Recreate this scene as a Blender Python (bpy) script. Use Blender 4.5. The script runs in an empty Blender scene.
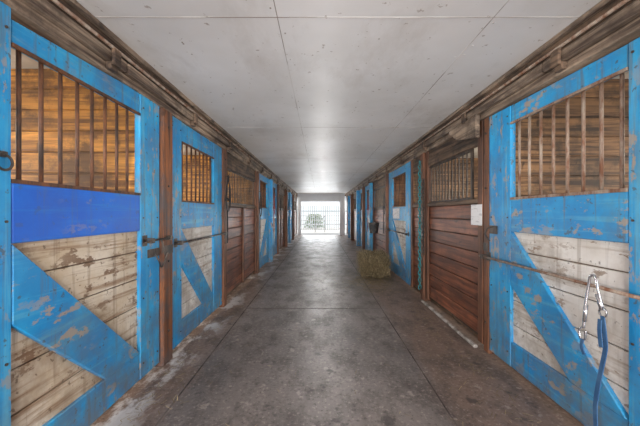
import bpy, bmesh, math, random
from mathutils import Vector, Matrix
random.seed(7)
sc = bpy.context.scene
try:
    sc.view_settings.view_transform = 'Standard'
except Exception:
    pass

# ------------------------------------------------------------------ materials
def S(r, g, b):
    def f(c):
        c /= 255.0
        return c/12.92 if c <= 0.04045 else ((c+0.055)/1.055)**2.4
    return (f(r), f(g), f(b), 1.0)

class M:
    def __init__(s, name, rough=0.6, metal=0.0):
        s.m = bpy.data.materials.new(name); s.m.use_nodes = True
        s.nt = s.m.node_tree; s.b = s.nt.nodes['Principled BSDF']
        s.b.inputs['Roughness'].default_value = rough
        s.b.inputs['Metallic'].default_value = metal
        s.geo = s.nt.nodes.new('ShaderNodeNewGeometry')
        s.sep = s.nt.nodes.new('ShaderNodeSeparateXYZ')
        s.nt.links.new(s.geo.outputs['Position'], s.sep.inputs[0])
    def link(s, a, b): s.nt.links.new(a, b)
    def noise(s, scale, detail=5, stretch=(1, 1, 1), rough=0.6, dist=0.0, shift=0.0):
        mp = s.nt.nodes.new('ShaderNodeMapping'); mp.inputs['Scale'].default_value = stretch
        mp.inputs['Location'].default_value = (shift, shift*1.7, shift*.6)
        s.link(s.geo.outputs['Position'], mp.inputs['Vector'])
        n = s.nt.nodes.new('ShaderNodeTexNoise')
        n.inputs['Scale'].default_value = scale; n.inputs['Detail'].default_value = detail
        n.inputs['Roughness'].default_value = rough; n.inputs['Distortion'].default_value = dist
        s.link(mp.outputs[0], n.inputs['Vector'])
        return n.outputs[0]
    def ramp(s, v, a, b, va=0.0, vb=1.0):
        n = s.nt.nodes.new('ShaderNodeMapRange')
        n.inputs[1].default_value = a; n.inputs[2].default_value = b
        n.inputs[3].default_value = va; n.inputs[4].default_value = vb
        s.link(v, n.inputs[0]); return n.outputs[0]
    def math(s, op, a, b):
        n = s.nt.nodes.new('ShaderNodeMath'); n.operation = op
        for i, v in enumerate((a, b)):
            if isinstance(v, (int, float)): n.inputs[i].default_value = v
            else: s.link(v, n.inputs[i])
        return n.outputs[0]
    def mix(s, fac, a, b, mode='MIX'):
        n = s.nt.nodes.new('ShaderNodeMix'); n.data_type = 'RGBA'; n.blend_type = mode
        for sock, v in ((n.inputs[0], fac), (n.inputs[6], a), (n.inputs[7], b)):
            if isinstance(v, (int, float)): sock.default_value = v
            elif isinstance(v, tuple): sock.default_value = v
            else: s.link(v, sock)
        return n.outputs[2]
    def grey(s, v):
        n = s.nt.nodes.new('ShaderNodeCombineXYZ')
        for i in range(3): s.link(v, n.inputs[i])
        return n.outputs[0]
    def col(s, c):
        if isinstance(c, tuple): s.b.inputs['Base Color'].default_value = c
        else: s.link(c, s.b.inputs['Base Color'])
    def bump(s, h, strength=0.3, dist=0.01):
        n = s.nt.nodes.new('ShaderNodeBump'); n.inputs['Strength'].default_value = strength
        n.inputs['Distance'].default_value = dist
        s.link(h, n.inputs['Height']); s.link(n.outputs[0], s.b.inputs['Normal'])

ST = {'Y': (8, 0.7, 16), 'Z': (16, 16, 0.7), 'X': (0.7, 8, 16)}

def wood(name, base, dark, axis='Y', rough=0.65, vary=0.35, dirt=None, dirtamt=0.4, knots=True):
    m = M(name, rough)
    g = m.noise(1.6, 8, ST[axis], 0.65, 0.6)
    c = m.mix(m.ramp(g, 0.38, 0.60), dark, base)
    rnd = m.ramp(m.geo.outputs['Random Per Island'], 0, 1, 1-vary, 1+vary*0.6)
    c = m.mix(1.0, c, m.grey(rnd), 'MULTIPLY')
    b = m.noise(1.7, 4)
    c = m.mix(1.0, c, m.grey(m.ramp(b, 0.3, 0.7, 0.65, 1.25)), 'MULTIPLY')
    if dirt:
        d = m.noise(3.0, 7, (1, 1, 1), 0.7)
        c = m.mix(m.ramp(d, 0.48, 0.62, 0, dirtamt), c, dirt)
    if knots:
        v = m.noise(9, 2, (1, 0.45, 1) if axis == 'Y' else (1, 1, 0.45))
        c = m.mix(m.ramp(v, 0.66, 0.72, 0, 0.75), c, tuple([x*0.35 for x in dark[:3]]+[1.0]))
    m.col(c); m.bump(g, 0.35, 0.006)
    return m.m

def paint(name, base, alt, wear, axis='Y', rough=0.5, dirt=S(84, 72, 62), wearamt=0.6, chips=0.85, drips=0.55, blotch=0.42, low=0.75, bare=S(158, 144, 128)):
    m = M(name, rough)
    n1 = m.noise(2.2, 5, (1, 1, 1), 0.65)
    c = m.mix(m.ramp(n1, 0.38, 0.60), base, alt)
    s1 = m.noise(1.5, 6, ST[axis], 0.65, 0.4)
    c = m.mix(m.ramp(s1, 0.52, 0.66, 0, wearamt), c, wear)
    d0 = m.noise(1.9, 6, (1, 1, 1), 0.7, 0, 4.3)
    c = m.mix(m.ramp(d0, 0.50, 0.66, 0, blotch), c, dirt)
    st = m.noise(2.0, 4, (11, 11, 0.7), 0.6, 0, 2.1)
    c = m.mix(m.ramp(st, 0.56, 0.66, 0, drips), c, dirt)
    clus = m.ramp(m.noise(1.6, 3, (1, 1, 1), .5, 0, 9.1), 0.36, 0.55)
    ch = m.ramp(m.noise(11, 5, (1, .5, 1) if axis == 'Y' else (1, 1, .5), 0.68), 0.565, 0.60)
    c = m.mix(m.math('MULTIPLY', m.math('MULTIPLY', clus, ch), chips), c, bare)
    ch2 = m.ramp(m.noise(22, 3, (1, 1, 1), 0.6, 0, 3.3), 0.64, 0.68)
    c = m.mix(m.math('MULTIPLY', ch2, chips*.8), c, tuple([x*.6 for x in dirt[:3]]+[1.0]))
    lowm = m.ramp(m.sep.outputs[2], 0.8, 0.0, 0, 1)
    d2 = m.noise(5, 6, (1, 1, 1), 0.7, 0, 7)
    c = m.mix(m.math('MULTIPLY', lowm, m.ramp(d2, 0.36, 0.58, 0, low)), c, dirt)
    m.col(c); m.bump(s1, 0.3, 0.004)
    return m.m

def metal(name, a, b, rough=0.55, met=0.5, scale=14):
    m = M(name, rough, met)
    n = m.noise(scale, 7, (1, 1, 0.35), 0.7)
    m.col(m.mix(m.ramp(n, 0.4, 0.62), a, b)); m.bump(n, 0.25, 0.003)
    return m.m

GD = S(98, 98, 94)
BLUE = paint('blue_paint_worn', S(38, 158, 212), S(22, 130, 192), S(92, 172, 200), dirt=GD)
BLUEV = paint('blue_paint_worn_vertical', S(40, 162, 216), S(22, 134, 196), S(98, 174, 202), 'Z', dirt=GD)
BLUED = paint('deep_blue_paint', S(0, 108, 216), S(4, 92, 200), S(30, 128, 208), dirt=GD, chips=.35, drips=.2, blotch=.15)
WHITEB = paint('whitewashed_board', S(228, 226, 222), S(208, 202, 194), S(168, 154, 138), rough=.7, dirt=S(118, 102, 86), wearamt=.8, chips=.75, drips=.35, blotch=.5, bare=S(128, 100, 74))
WHITEB2 = paint('bare_whitewashed_board', S(214, 204, 188), S(190, 172, 146), S(142, 114, 88), rough=.7, dirt=S(116, 92, 70), wearamt=.95, chips=.85, drips=.4, blotch=.5, bare=S(108, 78, 54))
PLANK = wood('brown_stained_plank', S(154, 94, 66), S(82, 44, 32), 'Y', 0.5, 0.35, S(66, 46, 38), 0.5)
PLANKV = wood('brown_stained_plank_vertical', S(136, 90, 64), S(68, 42, 30), 'Z', 0.6, 0.3, S(58, 44, 38), 0.5)
FASCIA = wood('weathered_beam', S(166, 146, 126), S(78, 62, 52), 'Y', 0.7, 0.2, S(60, 48, 40), 0.7)
FASCIA2 = wood('dark_weathered_beam', S(126, 102, 82), S(50, 38, 31), 'Y', 0.7, 0.25, S(44, 35, 30), 0.7)
OCHRE = wood('ochre_stall_board', S(212, 150, 66), S(112, 72, 32), 'X', 0.6, 0.35, S(80, 54, 32), 0.85)
OCHRED = wood('rust_stall_board', S(160, 120, 82), S(72, 50, 36), 'X', 0.6, 0.4, S(54, 42, 34), 0.8)
OCHREY = wood('ochre_outer_board', S(190, 136, 74), S(112, 72, 38), 'Y', 0.6, 0.3, S(80, 54, 32), 0.5)
RUSTPOST = wood('rust_brown_post', S(156, 94, 52), S(76, 50, 38), 'Z', 0.6, 0.2, S(70, 70, 72), 0.65)
RUST = metal('rusty_bar', S(62, 48, 42), S(122, 80, 54), 0.6, 0.2)
RUSTL = metal('pale_rusty_bar', S(160, 146, 132), S(112, 74, 52), 0.6, 0.15)
IRON = metal('dark_iron', S(52, 50, 50), S(98, 86, 76), 0.5, 0.4)
GALV = metal('galvanised_steel', S(150, 150, 152), S(100, 96, 92), 0.4, 0.6)
CHROME = metal('chrome_steel', S(225, 225, 228), S(180, 180, 184), 0.22, 0.9)
TEAL = metal('teal_painted_chain', S(36, 138, 146), S(60, 104, 104), 0.5, 0.1)
m = M('blue_webbing', 0.85); m.col(m.mix(m.ramp(m.noise(9, 5), .4, .6), S(40, 80, 122), S(62, 100, 138))); m.bump(m.noise(120, 2), .4, .002); WEB = m.m
PAPER = M('paper', 0.8); PAPER.col(PAPER.mix(PAPER.ramp(PAPER.noise(40, 3, (1, 0.25, 1)), 0.52, 0.6, 0, 0.35), S(224, 224, 226), S(120, 120, 130))); PAPER = PAPER.m
BLACKW = M('black_webbing', 0.8); BLACKW.col(S(34, 32, 34)); BLACKW = BLACKW.m
REDW = M('red_webbing', 0.8); REDW.col(S(130, 40, 36)); REDW = REDW.m
BUCKET = M('black_rubber', 0.6); BUCKET.col(BUCKET.mix(BUCKET.ramp(BUCKET.noise(12, 6), .45, .7), S(34, 36, 40), S(92, 86, 80))); BUCKET = BUCKET.m

# ceiling
m = M('ceiling_painted_panel', 0.42)
c = m.mix(m.ramp(m.noise(0.7, 4), 0.35, 0.65), S(226, 225, 225), S(208, 206, 204))
c = m.mix(m.ramp(m.noise(1.5, 8, (1, 0.45, 1), 0.7), 0.52, 0.72, 0, 0.5), c, S(176, 168, 160))
c = m.mix(m.ramp(m.noise(16, 3), 0.67, 0.71, 0, 0.65), c, S(132, 116, 102))
m.col(c); m.bump(m.noise(1.2, 3), 0.2, 0.03)
m.b.inputs['Specular IOR Level'].default_value = 0.35
CEIL = m.m
m = M('ceiling_joint', 0.7); m.col(m.mix(m.ramp(m.noise(1.6, 6), 0.42, 0.58), S(140, 130, 122), S(206, 203, 200))); JOINT = m.m

# floor
m = M('floor_concrete', 0.6)
big = m.noise(1.1, 6, (1, 0.5, 1), 0.65)
fine = m.noise(34, 4, (1, 1, 1), 0.7)
med = m.noise(3.6, 7, (1, 0.55, 1), 0.7)
c = m.mix(m.ramp(big, 0.38, 0.62), S(92, 85, 82), S(128, 119, 114))
ax = m.math('ABSOLUTE', m.math('ADD', m.sep.outputs[0], 0.08), 0)
side = m.ramp(m.math('ADD', ax, m.ramp(med, 0.3, 0.7, -0.07, 0.07)), 0.92, 1.10)
c = m.mix(m.math('MULTIPLY', side, 0.75), c, S(120, 98, 85))
c = m.mix(m.ramp(med, 0.48, 0.60, 0, 0.6), c, S(72, 63, 59))
c = m.mix(m.ramp(fine, 0.56, 0.66, 0, 0.6), c, S(160, 149, 140))
c = m.mix(m.ramp(fine, 0.44, 0.36, 0, 0.6), c, S(44, 38, 36))
edge = m.ramp(m.sep.outputs[0], -1.12, -1.34)
salt = m.ramp(m.noise(3.2, 6, (1, 0.55, 1), 0.7), 0.49, 0.57)
c = m.mix(m.math('MULTIPLY', edge, m.math('MULTIPLY', salt, .9)), c, S(192, 189, 188))
spots = m.ramp(m.noise(8, 4, (1, 1, 1), 0.6), 0.63, 0.66, 0, .6)
c = m.mix(spots, c, S(156, 146, 138))
dsp = m.ramp(m.noise(5, 4, (1, 1, 1), 0.6, 0, 5), 0.62, 0.68, 0, .7)
c = m.mix(dsp, c, S(52, 46, 44))
m.col(c)
m.link(m.ramp(med, 0.35, 0.7, 0.36, 0.62), m.b.inputs['Roughness'])
m.bump(m.math('ADD', fine, med), 0.45, 0.007)
FLOOR = m.m
m = M('floor_joint', 0.9); m.col(m.mix(m.ramp(m.noise(4, 8), .42, .58), S(52, 46, 43), S(96, 87, 82))); FJ = m.m
m = M('lime_dust_curb', 0.85)
c = m.mix(m.ramp(m.noise(5, 7, (1, 1, 1), 0.7), 0.42, 0.6), S(104, 92, 84), S(186, 180, 174)); m.col(c); CURB = m.m
m = M('stall_bedding', 0.9); m.col(m.mix(m.ramp(m.noise(12, 8), 0.4, 0.6), S(120, 92, 60), S(170, 140, 96))); BED = m.m
m = M('hay', 0.9)
c = m.mix(m.ramp(m.noise(22, 6, (1, 1, 2.5), 0.8), 0.38, 0.62), S(66, 55, 38), S(140, 122, 88)); m.col(c)
m.bump(m.noise(40, 8), 0.9, 0.03); HAY = m.m
m = M('hay_straw', 0.8); c = m.mix(m.geo.outputs['Random Per Island'], S(92, 78, 52), S(180, 162, 126)); m.col(c); STRAW = m.m
m = M('exterior_gravel', 0.9); m.col(m.mix(m.noise(8, 6), S(180, 176, 172), S(212, 208, 204))); GRAVEL = m.m
m = M('exterior_white_siding', 0.7); m.col(m.mix(m.noise(3, 4), S(225, 228, 232), S(205, 210, 216))); SIDING = m.m
m = M('grey_fence_paint', 0.7); m.col(m.mix(m.noise(3, 4), S(140, 148, 150), S(168, 174, 178))); GFENCE = m.m
m = M('shrub_leaves', 0.8); m.col(m.mix(m.noise(6, 6), S(72, 92, 58), S(140, 156, 110))); LEAF = m.m
m = M('stall_ceiling_white', 0.8); m.col(m.mix(m.ramp(m.noise(3, 5), .4, .6), S(214, 210, 202), S(190, 182, 170))); SCEIL = m.m

# ------------------------------------------------------------------ geometry helpers
def root(name, loc):
    e = bpy.data.objects.new(name, None); e.empty_display_size = 0.2
    e.location = loc; sc.collection.objects.link(e); return e

def emit(name, bm, mat, parent=None, bevel=0.0, smooth=False):
    bmesh.ops.recalc_face_normals(bm, faces=bm.faces)
    me = bpy.data.meshes.new(name); bm.to_mesh(me); bm.free()
    me.materials.append(mat)
    if smooth:
        for p in me.polygons: p.use_smooth = True
    ob = bpy.data.objects.new(name, me); sc.collection.objects.link(ob)
    if parent:
        ob.parent = parent; ob.matrix_parent_inverse = Matrix.Translation(-Vector(parent.location))
    if bevel:
        b = ob.modifiers.new('bevel', 'BEVEL'); b.width = bevel; b.segments = 1; b.limit_method = 'ANGLE'
    return ob

def box(bm, x0, x1, y0, y1, z0, z1):
    x0, x1 = min(x0, x1), max(x0, x1)
    v = [bm.verts.new((x, y, z)) for x in (x0, x1) for y in (y0, y1) for z in (z0, z1)]
    for f in ((0, 1, 3, 2), (4, 6, 7, 5), (0, 4, 5, 1), (2, 3, 7, 6), (0, 2, 6, 4), (1, 5, 7, 3)):
        bm.faces.new([v[i] for i in f])

def prism(bm, pts, x0, x1):
    a = [bm.verts.new((x0, y, z)) for y, z in pts]; b = [bm.verts.new((x1, y, z)) for y, z in pts]
    n = len(pts); bm.faces.new(a); bm.faces.new(b[::-1])
    for i in range(n):
        bm.faces.new([a[i], a[(i+1) % n], b[(i+1) % n], b[i]])

def tube(bm, pts, r, seg=8):
    pts = [Vector(p) for p in pts]; rings = []
    for i, p in enumerate(pts):
        t = (pts[min(i+1, len(pts)-1)]-pts[max(i-1, 0)]).normalized()
        up = Vector((0, 0, 1)) if abs(t.z) < 0.9 else Vector((1, 0, 0))
        a = t.cross(up).normalized(); b = t.cross(a)
        rings.append([bm.verts.new(p+r*(math.cos(2*math.pi*k/seg)*a+math.sin(2*math.pi*k/seg)*b)) for k in range(seg)])
    for i in range(len(rings)-1):
        for k in range(seg):
            bm.faces.new([rings[i][k], rings[i][(k+1) % seg], rings[i+1][(k+1) % seg], rings[i+1][k]])
    bm.faces.new(rings[0]); bm.faces.new(rings[-1][::-1])

def strap(bm, pts, w, t):
    pts = [Vector(p) for p in pts]; rings = []
    for i, p in enumerate(pts):
        d = (pts[min(i+1, len(pts)-1)]-pts[max(i-1, 0)]).normalized()
        a = d.cross(Vector((1, 0, 0))).normalized()*w/2; b = Vector((t/2, 0, 0))
        rings.append([bm.verts.new(p+s*a+q*b) for s, q in ((-1, -1), (1, -1), (1, 1), (-1, 1))])
    for i in range(len(rings)-1):
        for k in range(4):
            bm.faces.new([rings[i][k], rings[i][(k+1) % 4], rings[i+1][(k+1) % 4], rings[i+1][k]])
    bm.faces.new(rings[0]); bm.faces.new(rings[-1][::-1])

def lathe(bm, x, y, z, prof, n=20):
    rings = [[bm.verts.new((x+r*math.cos(k*2*math.pi/n), y+r*math.sin(k*2*math.pi/n), z+h)) for k in range(n)] for r, h in prof]
    for a, b in zip(rings[:-1], rings[1:]):
        for k in range(n): bm.faces.new([a[k], a[(k+1) % n], b[(k+1) % n], b[k]])
    bm.faces.new(rings[0]); bm.faces.new(rings[-1])

def smoothpts(pts, n=6):
    P = [Vector(p) for p in pts]; P = [P[0]]+P+[P[-1]]; out = []
    for i in range(1, len(P)-2):
        for k in range(n):
            t = k/n; a, b, c, d = P[i-1:i+3]
            out.append(0.5*((2*b)+(c-a)*t+(2*a-5*b+4*c-d)*t*t+(3*b-a-3*c+d)*t**3))
    out.append(P[-2]); return out

XL, XR, ZC = 1.45, 1.67, 2.64
def W(side): return -XL if side < 0 else XR

# ------------------------------------------------------------------ stall door
def stall_door(side, y0, y1, sw0=0.12, sw1=0.28, ztn=2.36, ztf=2.36, wb=1.53, wt=2.2, bb=1.24,
               topnear=True, white=None, band=None, bar=None, spacing=0.118, bar0=0.055, off=0.0, dlow=0.87, stiletop=None):
    X = W(side)+side*off
    f = lambda a: X+side*a
    e = root('stall_door', (X, (y0+y1)/2, 0))
    ya, yb = y0+sw0, y1-sw1
    zl = lambda y: ztn+(ztf-ztn)*(y-y0)/(y1-y0)
    bm = bmesh.new()
    prism(bm, [(y0, .05), (ya-.003, .05), (ya-.003, stiletop or zl(ya)), (y0, stiletop or zl(y0))], f(0), f(.05))
    prism(bm, [(yb+.003, .05), (y1, .05), (y1, zl(y1)), (yb+.003, zl(yb))], f(0), f(.05))
    emit('stiles', bm, BLUEV, e, .005)
    bm = bmesh.new()
    prism(bm, [(ya, wt), (yb, wt), (yb, zl(yb)), (ya, zl(ya))], f(.006), f(.05))
    box(bm, f(.006), f(.05), ya, yb, .05, .27)
    if topnear:
        prism(bm, [(ya, bb), (ya, dlow), (ya+(yb-ya)*.62, .27), (yb, .27)], f(.0), f(.045))
    else:
        prism(bm, [(yb, bb), (yb, dlow), (yb-(yb-ya)*.62, .27), (ya, .27)][::-1], f(.0), f(.045))
    emit('rails_and_brace', bm, BLUE, e, .005)
    bm = bmesh.new(); box(bm, f(.002), f(.05), ya, yb, bb, wb); emit('middle_rail', bm, band or BLUE, e, .005)
    bm = bmesh.new(); z = .2; n = 5; h = (bb+.05-z)/n
    for i in range(n):
        box(bm, f(.028), f(.046), ya-.02, yb+.02, z+i*h+.005, z+(i+1)*h-.002)
    emit('panel_boards', bm, white or WHITEB, e, .004)
    bm = bmesh.new(); box(bm, f(.0465), f(.052), ya-.02, yb+.02, .15, bb+.02); emit('panel_backing', bm, FASCIA2, e)
    bm = bmesh.new(); y = ya+bar0
    while y < yb-.02:
        j = random.uniform(-.006, .006)
        tube(bm, [(f(.027), y, wb-.03), (f(.027+j), y+j, (wb+wt)/2), (f(.027), y, wt+.03)], .0105, 8); y += spacing
    emit('window_bars', bm, bar or RUST, e, smooth=True)
    bm = bmesh.new()
    box(bm, f(-.004), f(.01), ya, yb, wb-.004, wb+.016); box(bm, f(-.004), f(.01), ya, yb, wt-.014, wt+.004)
    emit('window_edge_irons', bm, bar or RUST, e)
    bm = bmesh.new()
    for z in (.17, .7, 1.36, 2.26):
        for y in (y0+.03, ya-.03, yb+.04, y1-.04):
            tube(bm, [(f(.003), y, z), (f(-.006), y, z)], .007, 6)
    emit('bolt_heads', bm, IRON, e)
    return e

def slide_bolt(side, y0, y1, z, r=.009, off=-.05, mat=GALV, name='slide_bolt', kn=True):
    f = lambda a: W(side)+side*a
    e = root(name, (W(side), (y0+y1)/2, z))
    bm = bmesh.new()
    tube(bm, [(f(off), y0, z), (f(off), y1, z)], r, 8)
    if kn: tube(bm, smoothpts([(f(off), (y0+y1)/2, z), (f(off-.02), (y0+y1)/2, z-.05), (f(off-.01), (y0+y1)/2+.01, z-.12)], 4), r*.9, 8)
    emit('rod', bm, mat, e, smooth=True)
    bm = bmesh.new()
    for y in (y0+.06, y1-.06):
        box(bm, f(off-.018), f(0), y-.02, y+.02, z+.012, z+.02)
        box(bm, f(off-.018), f(0), y-.02, y+.02, z-.02, z-.012)
        box(bm, f(off-.022), f(off-.014), y-.02, y+.02, z-.02, z+.02)
        box(bm, f(-.004), f(0), y-.035, y+.035, z-.045, z+.045)
    emit('brackets', bm, IRON, e, .002)
    return e

# ------------------------------------------------------------------ stall front (planked with grille)
def stall_front(side, y0, y1, grille_to=None, zt=1.5, gt=2.12, jamb=.1):
    X = W(side); f = lambda a: X+side*a
    e = root('stall_front', (X, (y0+y1)/2, 0))
    bm = bmesh.new(); n = 8; z = .1; h = (zt-z)/n
    for i in range(n):
        box(bm, f(.03+random.uniform(0, .008)), f(.06), y0, y1, z+i*h+.005, z+(i+1)*h-.005)
    emit('planks', bm, PLANK, e, .005)
    bm = bmesh.new(); box(bm, f(.061), f(.075), y0, y1, .05, zt); emit('backing', bm, FASCIA2, e)
    bm = bmesh.new()
    for y in (y0, y1-jamb): box(bm, f(0), f(.03), y, y+jamb, .05, 2.36)
    if side < 0: box(bm, f(0), f(.03), (y0+y1)/2-.04, (y0+y1)/2+.04, .08, zt)
    emit('battens', bm, PLANKV, e, .005)
    bm = bmesh.new()
    box(bm, f(.0), f(.08), y0+jamb, y1-jamb, zt, zt+.05)
    for i in range(2):
        box(bm, f(.01+.01*i), f(.06), y0+jamb, y1-jamb, gt+i*.12+.002, gt+(i+1)*.12-.002)
    emit('rails', bm, FASCIA2, e, .005)
    bm = bmesh.new(); g0 = grille_to if grille_to else y0+jamb; y = g0+.03
    while y < y1-jamb-.02:
        tube(bm, [(f(.04), y, zt+.02), (f(.04), y, gt+.02)], .009, 7); y += .1
    box(bm, f(.03), f(.05), g0, y1-jamb, zt+.05, zt+.075); box(bm, f(.03), f(.05), g0, y1-jamb, gt-.03, gt)
    if grille_to: box(bm, f(.03), f(.05), g0-.012, g0+.012, zt+.05, gt)
    emit('grille', bm, IRON, e, smooth=False)
    return e

def post(side, y0, y1, mat=RUSTPOST, out=.03, z1=2.36, name='support_post'):
    X = W(side); f = lambda a: X+side*a
    e = root(name, (X, (y0+y1)/2, 0))
    bm = bmesh.new(); box(bm, f(-out), f(.1), y0+.004, y1-.004, 0, z1); emit('timber', bm, mat, e, .008)
    bm = bmesh.new()
    for z in (.3, .95, 1.65, 2.2):
        tube(bm, [(f(-out+.002), (y0+y1)/2, z), (f(-out-.01), (y0+y1)/2, z)], .012, 6)
    box(bm, f(-out-.004), f(-out+.001), y0+.01, y1-.01, 1.02, 1.1)
    emit('iron_fittings', bm, IRON, e)
    return e

# ---- left side
stall_door(-1, 1.29, 2.71, .125, .29, 2.31, 2.39, wb=1.545, wt=2.2, bb=1.255, white=WHITEB2, band=BLUED, stiletop=2.42)
post(-1, 2.72, 2.9)
stall_door(-1, 2.91, 4.43, .24, .33, 2.36, 2.36, wb=1.52, wt=2.15, bb=1.23, topnear=True)
post(-1, 4.44, 4.58, PLANKV)
stall_front(-1, 4.59, 6.88)
post(-1, 6.9, 7.04, PLANKV)
stall_door(-1, 7.05, 8.5, .2, .25, topnear=False)
post(-1, 8.51, 8.66, BLUEV, .1)
stall_door(-1, 8.67, 10.1, .2, .25)
post(-1, 10.11, 10.25, PLANKV, .06)
stall_front(-1, 10.26, 12.4)
post(-1, 12.41, 12.55, PLANKV, .1)
stall_door(-1, 12.56, 14.0, .2, .25)
post(-1, 14.01, 14.2, BLUEV, .08)
stall_door(-1, 14.21, 15.6, .2, .25)
post(-1, 15.61, 15.75, PLANKV, .1)
stall_front(-1, 15.76, 18.85)
# ---- right side
stall_door(1, 1.48, 2.96, .15, .33, 2.32, 2.35, wb=1.52, wt=2.19, bb=1.235, topnear=False, bar=RUSTL, spacing=.124, dlow=.77)
post(1, 2.97, 3.07, PLANKV, .0)
stall_front(1, 3.08, 4.76, grille_to=3.36)
post(1, 4.77, 4.9, PLANKV, .03)
stall_front(1, 4.91, 5.54)
stall_door(1, 5.56, 7.28, .3, .35, topnear=False)
post(1, 7.29, 7.42, PLANKV, .06)
stall_front(1, 7.43, 9.5)
post(1, 9.51, 9.65, BLUEV, .1)
stall_door(1, 9.66, 11.1, .2, .25, topnear=False)
post(1, 11.11, 11.25, PLANKV, .1)
stall_door(1, 11.26, 12.7, .2, .25, topnear=False)
post(1, 12.71, 12.85, BLUEV, .12)
stall_front(1, 12.86, 15.2)
post(1, 15.21, 15.35, PLANKV, .12)
stall_door(1, 15.36, 16.8, .2, .25, topnear=False)
post(1, 16.81, 16.95, BLUEV, .1)
stall_front(1, 16.96, 18.85)
for side, y1 in ((-1, 1.28), (1, 1.47)):
    f = lambda a: W(side)+side*a
    e = root('stall_front', (W(side), -1, 0)); bm = bmesh.new()
    for i in range(9): box(bm, f(0), f(.05), -3.9, y1, .05+i*.257, .05+(i+1)*.257-.004)
    emit('planks', bm, PLANK, e, .004)

# ------------------------------------------------------------------ beams along both sides
for side in (-1, 1):
    f = lambda a: W(side)+side*a
    e = root('trim_%d' % (1 if side < 0 else 2), (W(side), 8, 2.5))
    bm = bmesh.new(); y = -3.9
    while y < 18.9:
        y2 = min(y+3.05, 18.95); j = random.uniform(0, .012)
        box(bm, f(-.05+j), f(.10), y, y2-.006, 2.425, 2.50+j*.5); y = y2
    emit('door_track_beam', bm, FASCIA, e, .01)
    bm = bmesh.new(); box(bm, f(-.012), f(.10), -3.9, 18.95, 2.362, 2.424); emit('lower_board', bm, FASCIA, e, .006)
    bm = bmesh.new(); box(bm, f(.0), f(.10), -3.9, 18.95, 2.501, 2.66); emit('upper_board', bm, FASCIA2, e, .006)
    bm = bmesh.new()
    box(bm, f(-.035), f(-.001), -3.9, 18.95, 2.60, 2.639)
    emit('ceiling_batten', bm, FASCIA, e, .006)
    bm = bmesh.new(); tube(bm, [(f(-.02), -3.9, 2.545), (f(-.02), 18.9, 2.54)], .012, 8); emit('conduit', bm, RUSTL, e, smooth=True)
    bm = bmesh.new(); k = 0
    for y in [x*1.31+.7 for x in range(14)]:
        box(bm, f(-.075), f(-.051), y, y+.07, 2.40, 2.51); box(bm, f(-.05), f(-.012), y, y+.07, 2.37, 2.42)
    emit('track_brackets', bm, FASCIA2, e, .004)
e = root('beam_bracket', (XR, 3.2, 2.3)); bm = bmesh.new()
prism(bm, [(3.1, 2.18), (3.55, 2.26), (3.75, 2.38), (3.75, 2.42), (3.1, 2.42)], XR-.06, XR-.013)
emit('timber_block', bm, FASCIA, e, .008)

# ------------------------------------------------------------------ shell
bm = bmesh.new(); box(bm, -4.7, 4.9, -4, 19.2, -.12, 0); emit('floor', bm, FLOOR)
bm = bmesh.new()
for x in (-1.08, .9): box(bm, x-.006, x+.006, -4, 19, .0, .002)
for y in (4.4, 9.3, 14.1): box(bm, -1.07, .89, y-.004, y+.004, .0, .002)
emit('floor_joints', bm, FJ)
bm = bmesh.new(); box(bm, XR-.08, XR-.035, 3.1, 4.74, 0, .035); emit('trim_3', bm, CURB, None, .01)
bm = bmesh.new(); box(bm, -XL-.001, XR+.001, -4, 19.0, ZC, ZC+.05); emit('ceiling', bm, CEIL)
bm = bmesh.new()
for x in (-.27, 1.1): box(bm, x-.0025, x+.0025, -4, 19, ZC-.002, ZC)
for y in [1.9+2.44*i for i in range(-2, 7)]: box(bm, -XL, XR, y-.0025, y+.0025, ZC-.002, ZC)
for i in range(170):
    x = random.choice([-.3, -.24, 1.07, 1.13, .4, .42, -1.0]); y = random.uniform(0, 12)
    box(bm, x-.005, x+.005, y-.005, y+.005, ZC-.003, ZC)
emit('ceiling_joints', bm, JOINT)

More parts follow.
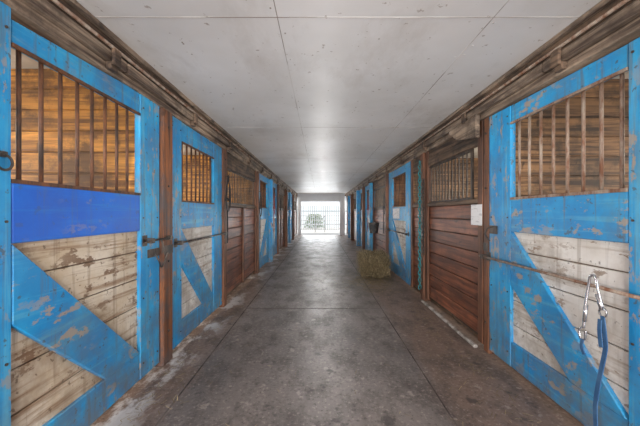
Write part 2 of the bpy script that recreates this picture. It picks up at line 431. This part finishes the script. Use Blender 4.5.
# stalls
PL = [-3.95, -.6, 2.81, 6.97, 8.6, 12.48, 14.1, 15.68, 18.95]
PR = [-3.95, -.6, 3.02, 7.36, 11.18, 12.78, 15.28, 18.95]
def stall_block(side, parts, xo, pmats, en):
    tag = 'left' if side < 0 else 'right'
    f0 = W(side)+side*.11
    for i, y in enumerate(parts):
        bm = bmesh.new()
        n = 14
        for k in range(n):
            h = 2.75/n; box(bm, f0, xo, y-.02, y+.02, k*h+.006, (k+1)*h-.005)
        box(bm, f0, xo, y-.008, y+.008, 0, 2.75)
        emit('stall_partition', bm, pmats, None, .004)
    bm = bmesh.new(); x0, x1 = xo, xo+side*.06
    wins = []
    for a, b in zip(parts[:-1], parts[1:]):
        c = (a+b)/2; wins.append((c-.5, c+.5, b-a))
    y = parts[0]
    for w0, w1, _ in wins:
        for k in range(11): box(bm, x0, x1, y, w0, k*.25+.003, (k+1)*.25-.002)
        for k in list(range(5))+[9, 10]: box(bm, x0, x1, w0, w1, k*.25+.003, (k+1)*.25-.002)
        y = w1
    for k in range(11): box(bm, x0, x1, y, parts[-1], k*.25+.003, (k+1)*.25-.002)
    emit('wall_'+tag, bm, OCHREY, None, .004)
    bm = bmesh.new(); box(bm, W(side)+side*.11, xo+side*.1, -4, 19, 2.755, 2.8); emit('stall_ceiling', bm, SCEIL)
    bm = bmesh.new()
    for a, b in zip(parts[:-1], parts[1:]):
        box(bm, W(side)+side*.12, xo-side*.01, a+.03, b-.03, .001, .03)
    emit('stall_bedding', bm, BED)
    for j, (w0, w1, L) in enumerate(wins):
        e = root('window_%d' % (j+1+(20 if side > 0 else 0)), (xo, (w0+w1)/2, 1.75))
        bm = bmesh.new()
        for a, b, c, d in ((w0-.05, w0, 1.2, 2.3), (w1, w1+.05, 1.2, 2.3), (w0, w1, 1.2, 1.25), (w0, w1, 2.25, 2.3), ((w0+w1)/2-.015, (w0+w1)/2+.015, 1.25, 2.25)):
            box(bm, xo-side*.02, xo-side*.0, a, b, c, d)
        emit('window_frame', bm, SIDING, e)
        ld = bpy.data.lights.new('window_daylight', 'AREA'); ld.shape = 'RECTANGLE'; ld.size = 1.0; ld.size_y = 1.0
        ld.energy = en if L > 2 else en*.5; ld.color = (1, .93, .82)
        lo = bpy.data.objects.new('window_daylight', ld); sc.collection.objects.link(lo)
        lo.location = (xo-side*.03, (w0+w1)/2, 1.75)
        lo.rotation_euler = (0, math.radians(90 if side > 0 else -90), 0)
stall_block(-1, PL, -4.6, OCHRE, 100)
stall_block(1, PR, 4.8, OCHRED, 72)

# end wall
bm = bmesh.new()
box(bm, -XL+.03, -1.2, 18.96, 19.1, 0, 2.63); box(bm, 1.25, XR-.1, 18.96, 19.1, 0, 2.63); box(bm, -1.2, 1.25, 18.96, 19.1, 2.12, 2.63)
emit('wall_end', bm, SIDING, None, .01)
bm = bmesh.new(); box(bm, -4.7, -XL-.12, 18.98, 19.1, 0, 2.8); box(bm, XR+.12, 4.9, 18.98, 19.1, 0, 2.8); emit('wall_end_outer', bm, SIDING)

# exterior
bm = bmesh.new(); box(bm, -30, 30, 19.2, 60, -.12, -.01); box(bm, -30, 30, -30, -4, -.12, -.01); emit('ground', bm, GRAVEL)
e = root('farm_building', (0, 29, 0))
bm = bmesh.new()
for k in range(12): box(bm, -7, 7, 29-.01*(k % 2), 29.2, k*.25, (k+1)*.25-.012)
emit('siding', bm, SIDING, e)
bm = bmesh.new()
prism(bm, [(28.7, 3.0), (31, 4.3), (31, 4.45), (28.6, 3.1)], -7.3, 7.3); emit('roof', bm, FASCIA2, e)
e = root('paddock_gate', (0, 22, 0))
bm = bmesh.new()
for z in (.25, .55, .85, 1.2): tube(bm, [(-1.5, 22, z), (1.5, 22, z)], .018, 6)
for x in (-1.5, -.35, .35, 1.5): tube(bm, [(x, 22, 0), (x, 22, 1.22)], .024, 6)
tube(bm, [(-.35, 22, .25), (.35, 22, 1.2)], .018, 6)
emit('rails', bm, GALV, e)
e = root('picket_fence', (0, 25, 0)); bm = bmesh.new()
for i in range(34): box(bm, -3+i*.18, -2.93+i*.18, 25, 25.03, 0, 2.0)
box(bm, -3, 3.1, 25.03, 25.07, .4, .5); box(bm, -3, 3.1, 25.03, 25.07, 1.5, 1.6)
emit('pickets', bm, GFENCE, e)
e = root('leafy_shrub', (-.5, 26.8, 0)); bm = bmesh.new()
for i in range(1400):
    a = random.uniform(0, 6.28); r = random.random()**.5*.75; h = random.random()
    rr = r*(1-.5*h*h); c = Vector((-.5+rr*math.cos(a)*1.3, 26.8+rr*math.sin(a), .1+1.2*h))
    u = Vector((random.gauss(0, 1), random.gauss(0, 1), random.gauss(0, 1))).normalized()*.06
    v = u.cross(Vector((random.gauss(0, 1), random.gauss(0, 1), random.gauss(0, 1)))).normalized()*.035
    bm.faces.new([bm.verts.new(q) for q in (c-u, c-v, c+u, c+v)])
for i in range(7):
    a = i*.9; tube(bm, [(-.5, 26.8, -.01), (-.5+.2*math.cos(a), 26.8+.2*math.sin(a), .5), (-.5+.5*math.cos(a), 26.8+.4*math.sin(a), 1.0)], .012, 5)
emit('foliage', bm, LEAF, e)

# ------------------------------------------------------------------ hardware
slide_bolt(-1, 2.42, 2.84, 1.17, off=-.055, mat=IRON)
slide_bolt(-1, 2.95, 4.5, 1.10, r=.01, off=-.05, mat=IRON, kn=False)
slide_bolt(1, 1.35, 3.03, .97, r=.011, off=-.055, mat=RUSTL, kn=False)
slide_bolt(1, 5.6, 7.3, 1.0, r=.012, off=-.05, mat=IRON, kn=False)
e = root('door_hasp', (-XL, 2.62, 1.08)); bm = bmesh.new()
box(bm, -XL, -XL+.008, 2.52, 2.7, 1.02, 1.09)
tube(bm, smoothpts([(-XL+.02, 2.6, 1.05), (-XL+.045, 2.62, .98), (-XL+.04, 2.67, .92), (-XL+.05, 2.72, .98), (-XL+.06, 2.74, 1.04)], 5), .007, 7)
emit('hasp', bm, IRON, e)
e = root('ring_handle', (-XL, 1.37, 1.63)); bm = bmesh.new()
ring = [(-XL+.02, 1.36+.035*math.cos(t*math.pi/8), 1.63+.035*math.sin(t*math.pi/8)) for t in range(17)]
tube(bm, ring, .006, 7); box(bm, -XL, -XL+.02, 1.345, 1.375, 1.655, 1.68); emit('pull_ring', bm, IRON, e, smooth=False)
e = root('door_hasp', (XR, 2.9, 1.25)); bm = bmesh.new()
box(bm, XR-.008, XR, 2.82, 2.94, 1.2, 1.28); tube(bm, smoothpts([(XR-.02, 2.86, 1.27), (XR-.05, 2.9, 1.25), (XR-.05, 2.94, 1.19), (XR-.03, 2.9, 1.13)], 5), .008, 7)
emit('hasp', bm, IRON, e)

def chain(x, y, z1, z0, mat, name='hanging_chain', q=1.0):
    e = root(name, (x, y, z0)); bm = bmesh.new(); z = z1; i = 0
    while z > z0:
        pts = []
        for t in range(11):
            a = t*2*math.pi/10; u = .016*q*math.cos(a); w = .028*q*math.sin(a)
            pts.append((x+(u if i % 2 else 0), y+(0 if i % 2 else u), z+w))
        tube(bm, pts, .0065*q, 5); z -= .042*q; i += 1
    emit('links', bm, mat, e, smooth=True)
    bm = bmesh.new(); tube(bm, [(x+.03, y, z1+.03), (x, y, z1+.03), (x-.012, y, z1+.045)], .006, 6); emit('hook', bm, IRON, e)
chain(XR-.075, 4.80, 2.2, .2, TEAL, q=1.35)
chain(XR-.05, 4.70, 1.9, .75, IRON)

e = root('lead_rope', (1.57, 1.7, .8))
bm = bmesh.new()
tube(bm, smoothpts([(1.56, 1.775, .72), (1.565, 1.77, .85), (1.575, 1.76, .97), (1.575, 1.745, 1.035), (1.575, 1.715, 1.03), (1.57, 1.69, .95), (1.57, 1.665, .87)], 5), .0075, 8)
tube(bm, smoothpts([(1.56, 1.775, .73), (1.555, 1.80, .70), (1.555, 1.79, .655), (1.555, 1.762, .66), (1.555, 1.757, .71)], 5), .006, 8)
ring = [(1.565, 1.66+.022*math.cos(t*math.pi/6), .85+.026*math.sin(t*math.pi/6)) for t in range(13)]
tube(bm, ring, .005, 7)
tube(bm, [(1.565, 1.664, .86), (1.57, 1.70, .94)], .011, 8); tube(bm, [(1.563, 1.772, .76), (1.568, 1.767, .86)], .011, 8)
emit('double_snap', bm, CHROME, e, smooth=True)
bm = bmesh.new()
strap(bm, smoothpts([(1.563, 1.66, .83), (1.56, 1.645, .74), (1.56, 1.64, .66), (1.56, 1.66, .55), (1.56, 1.685, .42), (1.56, 1.70, .3), (1.56, 1.695, .18), (1.56, 1.68, .06)], 5), .024, .006)
strap(bm, smoothpts([(1.553, 1.664, .81), (1.55, 1.664, .74), (1.55, 1.655, .66)], 5), .022, .006)
strap(bm, smoothpts([(1.552, 1.775, .655), (1.55, 1.778, .61), (1.55, 1.76, .57)], 5), .02, .006)
emit('webbing', bm, WEB, e)

def halter(side, y, z, mat, s=1.0, off=-.07):
    x = W(side)+side*off; e = root('horse_halter', (x, y, z)); bm = bmesh.new()
    strap(bm, smoothpts([(x, y, z), (x, y-.07*s, z-.18*s), (x, y-.10*s, z-.38*s), (x, y-.02*s, z-.52*s), (x, y+.09*s, z-.44*s), (x, y+.08*s, z-.2*s), (x, y, z)], 5), .028, .012)
    strap(bm, smoothpts([(x-.012, y-.1*s, z-.36*s), (x-.016, y, z-.33*s), (x-.012, y+.09*s, z-.36*s)], 5), .028, .01)
    strap(bm, smoothpts([(x-.01, y-.01, z-.5*s), (x-.014, y+.02, z-.75*s), (x-.01, y-.01, z-1.0*s)], 5), .02, .014)
    emit('straps', bm, mat, e)
    bm = bmesh.new(); tube(bm, [(x+side*.03, y, z+.0), (x, y, z+.005), (x-side*.02, y, z+.03)], .008, 6); emit('hook', bm, IRON, e)
halter(-1, 4.51, 1.95, BLACKW); halter(-1, 6.97, 1.9, BLACKW, 1.1); halter(-1, 8.58, 1.95, REDW, 1.1, -.14)
halter(-1, 10.18, 1.9, BLACKW, 1.1, -.12); halter(1, 7.35, 1.9, BLACKW, 1.0, -.1); halter(1, 9.58, 1.9, REDW, 1.1, -.14); halter(1, 11.18, 1.9, BLACKW, 1.1, -.15)
halter(-1, 12.48, 1.95, BLACKW, 1.1, -.15)

def bucket(side, y, z):
    x = W(side)-side*.2; e = root('feed_bucket', (x, y, z)); bm = bmesh.new()
    lathe(bm, x, y, z, [(.105, 0), (.145, .27), (.155, .27), (.155, .285), (.138, .285), (.1, .015)])
    emit('pail', bm, BUCKET, e, smooth=False)
    bm = bmesh.new(); tube(bm, smoothpts([(x, y-.15, z+.26), (x+side*.05, y-.12, z+.4), (x+side*.16, y, z+.47), (x+side*.05, y+.12, z+.4), (x, y+.15, z+.26)], 5), .005, 6)
    emit('bail_handle', bm, GALV, e)
bucket(1, 8.2, .85)

def notice(side, y0, y1, z0, z1, off):
    x = W(side)+side*off; bm = bmesh.new(); box(bm, x, x+side*.003, y0, y1, z0, z1)
    emit('paper_notice', bm, PAPER)
notice(1, 3.09, 3.31, 1.27, 1.49, -.004); notice(1, 6.3, 6.85, 1.28, 1.5, -.004)

# ------------------------------------------------------------------ hay
from mathutils import noise as MN
def straw(bm, p, flat, lmax=.1, wd=.0025):
    d = Vector((random.uniform(-1, 1), random.uniform(-1, 1), 0.05 if flat else random.uniform(-.9, .9))).normalized()*random.uniform(.03, lmax)
    wv = d.cross(Vector((0, 0, 1))).normalized()*wd
    a = p-d*.5; b = p+d*.5
    a.z = max(a.z, .004); b.z = max(b.z, .004)
    bm.faces.new([bm.verts.new(q) for q in (a-wv, a+wv, b+wv, b-wv)])
e = root('hay_bale', (1.22, 6.75, 0))
bm = bmesh.new(); box(bm, .92, 1.5, 6.35, 7.3, 0, .5)
bmesh.ops.subdivide_edges(bm, edges=bm.edges[:], cuts=16, use_grid_fill=True)
cen = Vector((1.21, 6.82, .25))
for v in bm.verts:
    d = (v.co-cen); q = Vector((d.x/.29, d.y/.475, d.z/.25)); k = max(0, q.length-1.1)
    v.co -= d*k*.38
    nv = MN.noise(v.co*6)*.08+MN.noise(v.co*20)*.05
    v.co += d.normalized()*nv
    v.co.z = max(v.co.z, .002)
emit('bale_body', bm, HAY, e)
bm = bmesh.new()
for i in range(4600):
    face = random.random()
    if face < .4: p = Vector((random.uniform(.9, 1.5), 6.36+random.uniform(-.05, .03), random.uniform(.02, .48)))
    elif face < .6: p = Vector((random.uniform(.93, 1.49), random.uniform(6.35, 7.3), random.uniform(.44, .54)))
    elif face < .74: p = Vector((.92+random.uniform(-.05, .02), random.uniform(6.35, 7.3), random.uniform(.02, .5)))
    else: p = Vector((random.gauss(1.05, .3), random.gauss(6.2, .45), random.choice([.006, .006, .02])))
    if p.x > 1.58: continue
    straw(bm, p, p.z < .03, .12)
emit('loose_straw', bm, STRAW, e)
bm = bmesh.new()
for i in range(1700):
    y = random.uniform(1.6, 14)
    if random.random() < .5: x = -1.36+abs(random.gauss(0, .16))
    else: x = 1.5-abs(random.gauss(0, .2))
    straw(bm, Vector((x, y, .006)), True, .07, .0018)
for i in range(250):
    straw(bm, Vector((random.uniform(-1, 1.2), random.uniform(1.8, 14), .006)), True, .06, .0016)
emit('scattered_straw', bm, STRAW)

# ------------------------------------------------------------------ lights
w = bpy.data.worlds.new('World'); sc.world = w; w.use_nodes = True
bg = w.node_tree.nodes['Background']; bg.inputs[0].default_value = (.88, .94, 1, 1); bg.inputs[1].default_value = 1.4
s = bpy.data.lights.new('sun', 'SUN'); s.energy = 4.0; s.angle = .02; s.color = (1, .96, .9)
so = bpy.data.objects.new('sun', s); sc.collection.objects.link(so); so.rotation_euler = (math.radians(38), math.radians(12), 0)
def area(name, loc, rot, sx, sy, en, col=(1, 1, 1)):
    l = bpy.data.lights.new(name, 'AREA'); l.shape = 'RECTANGLE'; l.size = sx; l.size_y = sy; l.energy = en; l.color = col
    o = bpy.data.objects.new(name, l); sc.collection.objects.link(o); o.location = loc; o.rotation_euler = rot
area('entrance_daylight', (.1, -3.8, 1.35), (math.radians(90), 0, 0), 3.0, 2.4, 420, (1, .98, .96))
area('far_door_daylight', (0, 19.3, 1.05), (math.radians(-90), 0, 0), 2.2, 2.0, 75, (.95, .98, 1))
for i, y in enumerate([-1.2, .4, 2.2, 4.0, 5.8, 7.6, 9.4, 11.2, 13.0, 14.8, 16.6]):  # unseen fill points added to even out aisle brightness, not barn lamps
    l = bpy.data.lights.new('aisle_fill', 'POINT'); l.energy = 14 if y < 10 else 9; l.shadow_soft_size = 0.0; l.specular_factor = 0.0; l.color = (1, .985, .96)
    o = bpy.data.objects.new('aisle_fill', l); sc.collection.objects.link(o); o.location = (.1, y, 1.12)

# ------------------------------------------------------------------ camera
cd = bpy.data.cameras.new('camera'); cd.lens = 300/640*36; cd.sensor_width = 36; cd.clip_start = .02
co = bpy.data.objects.new('camera', cd); sc.collection.objects.link(co)
co.location = (0, 0, 1.4); co.rotation_euler = (math.radians(90), 0, 0)
sc.camera = co
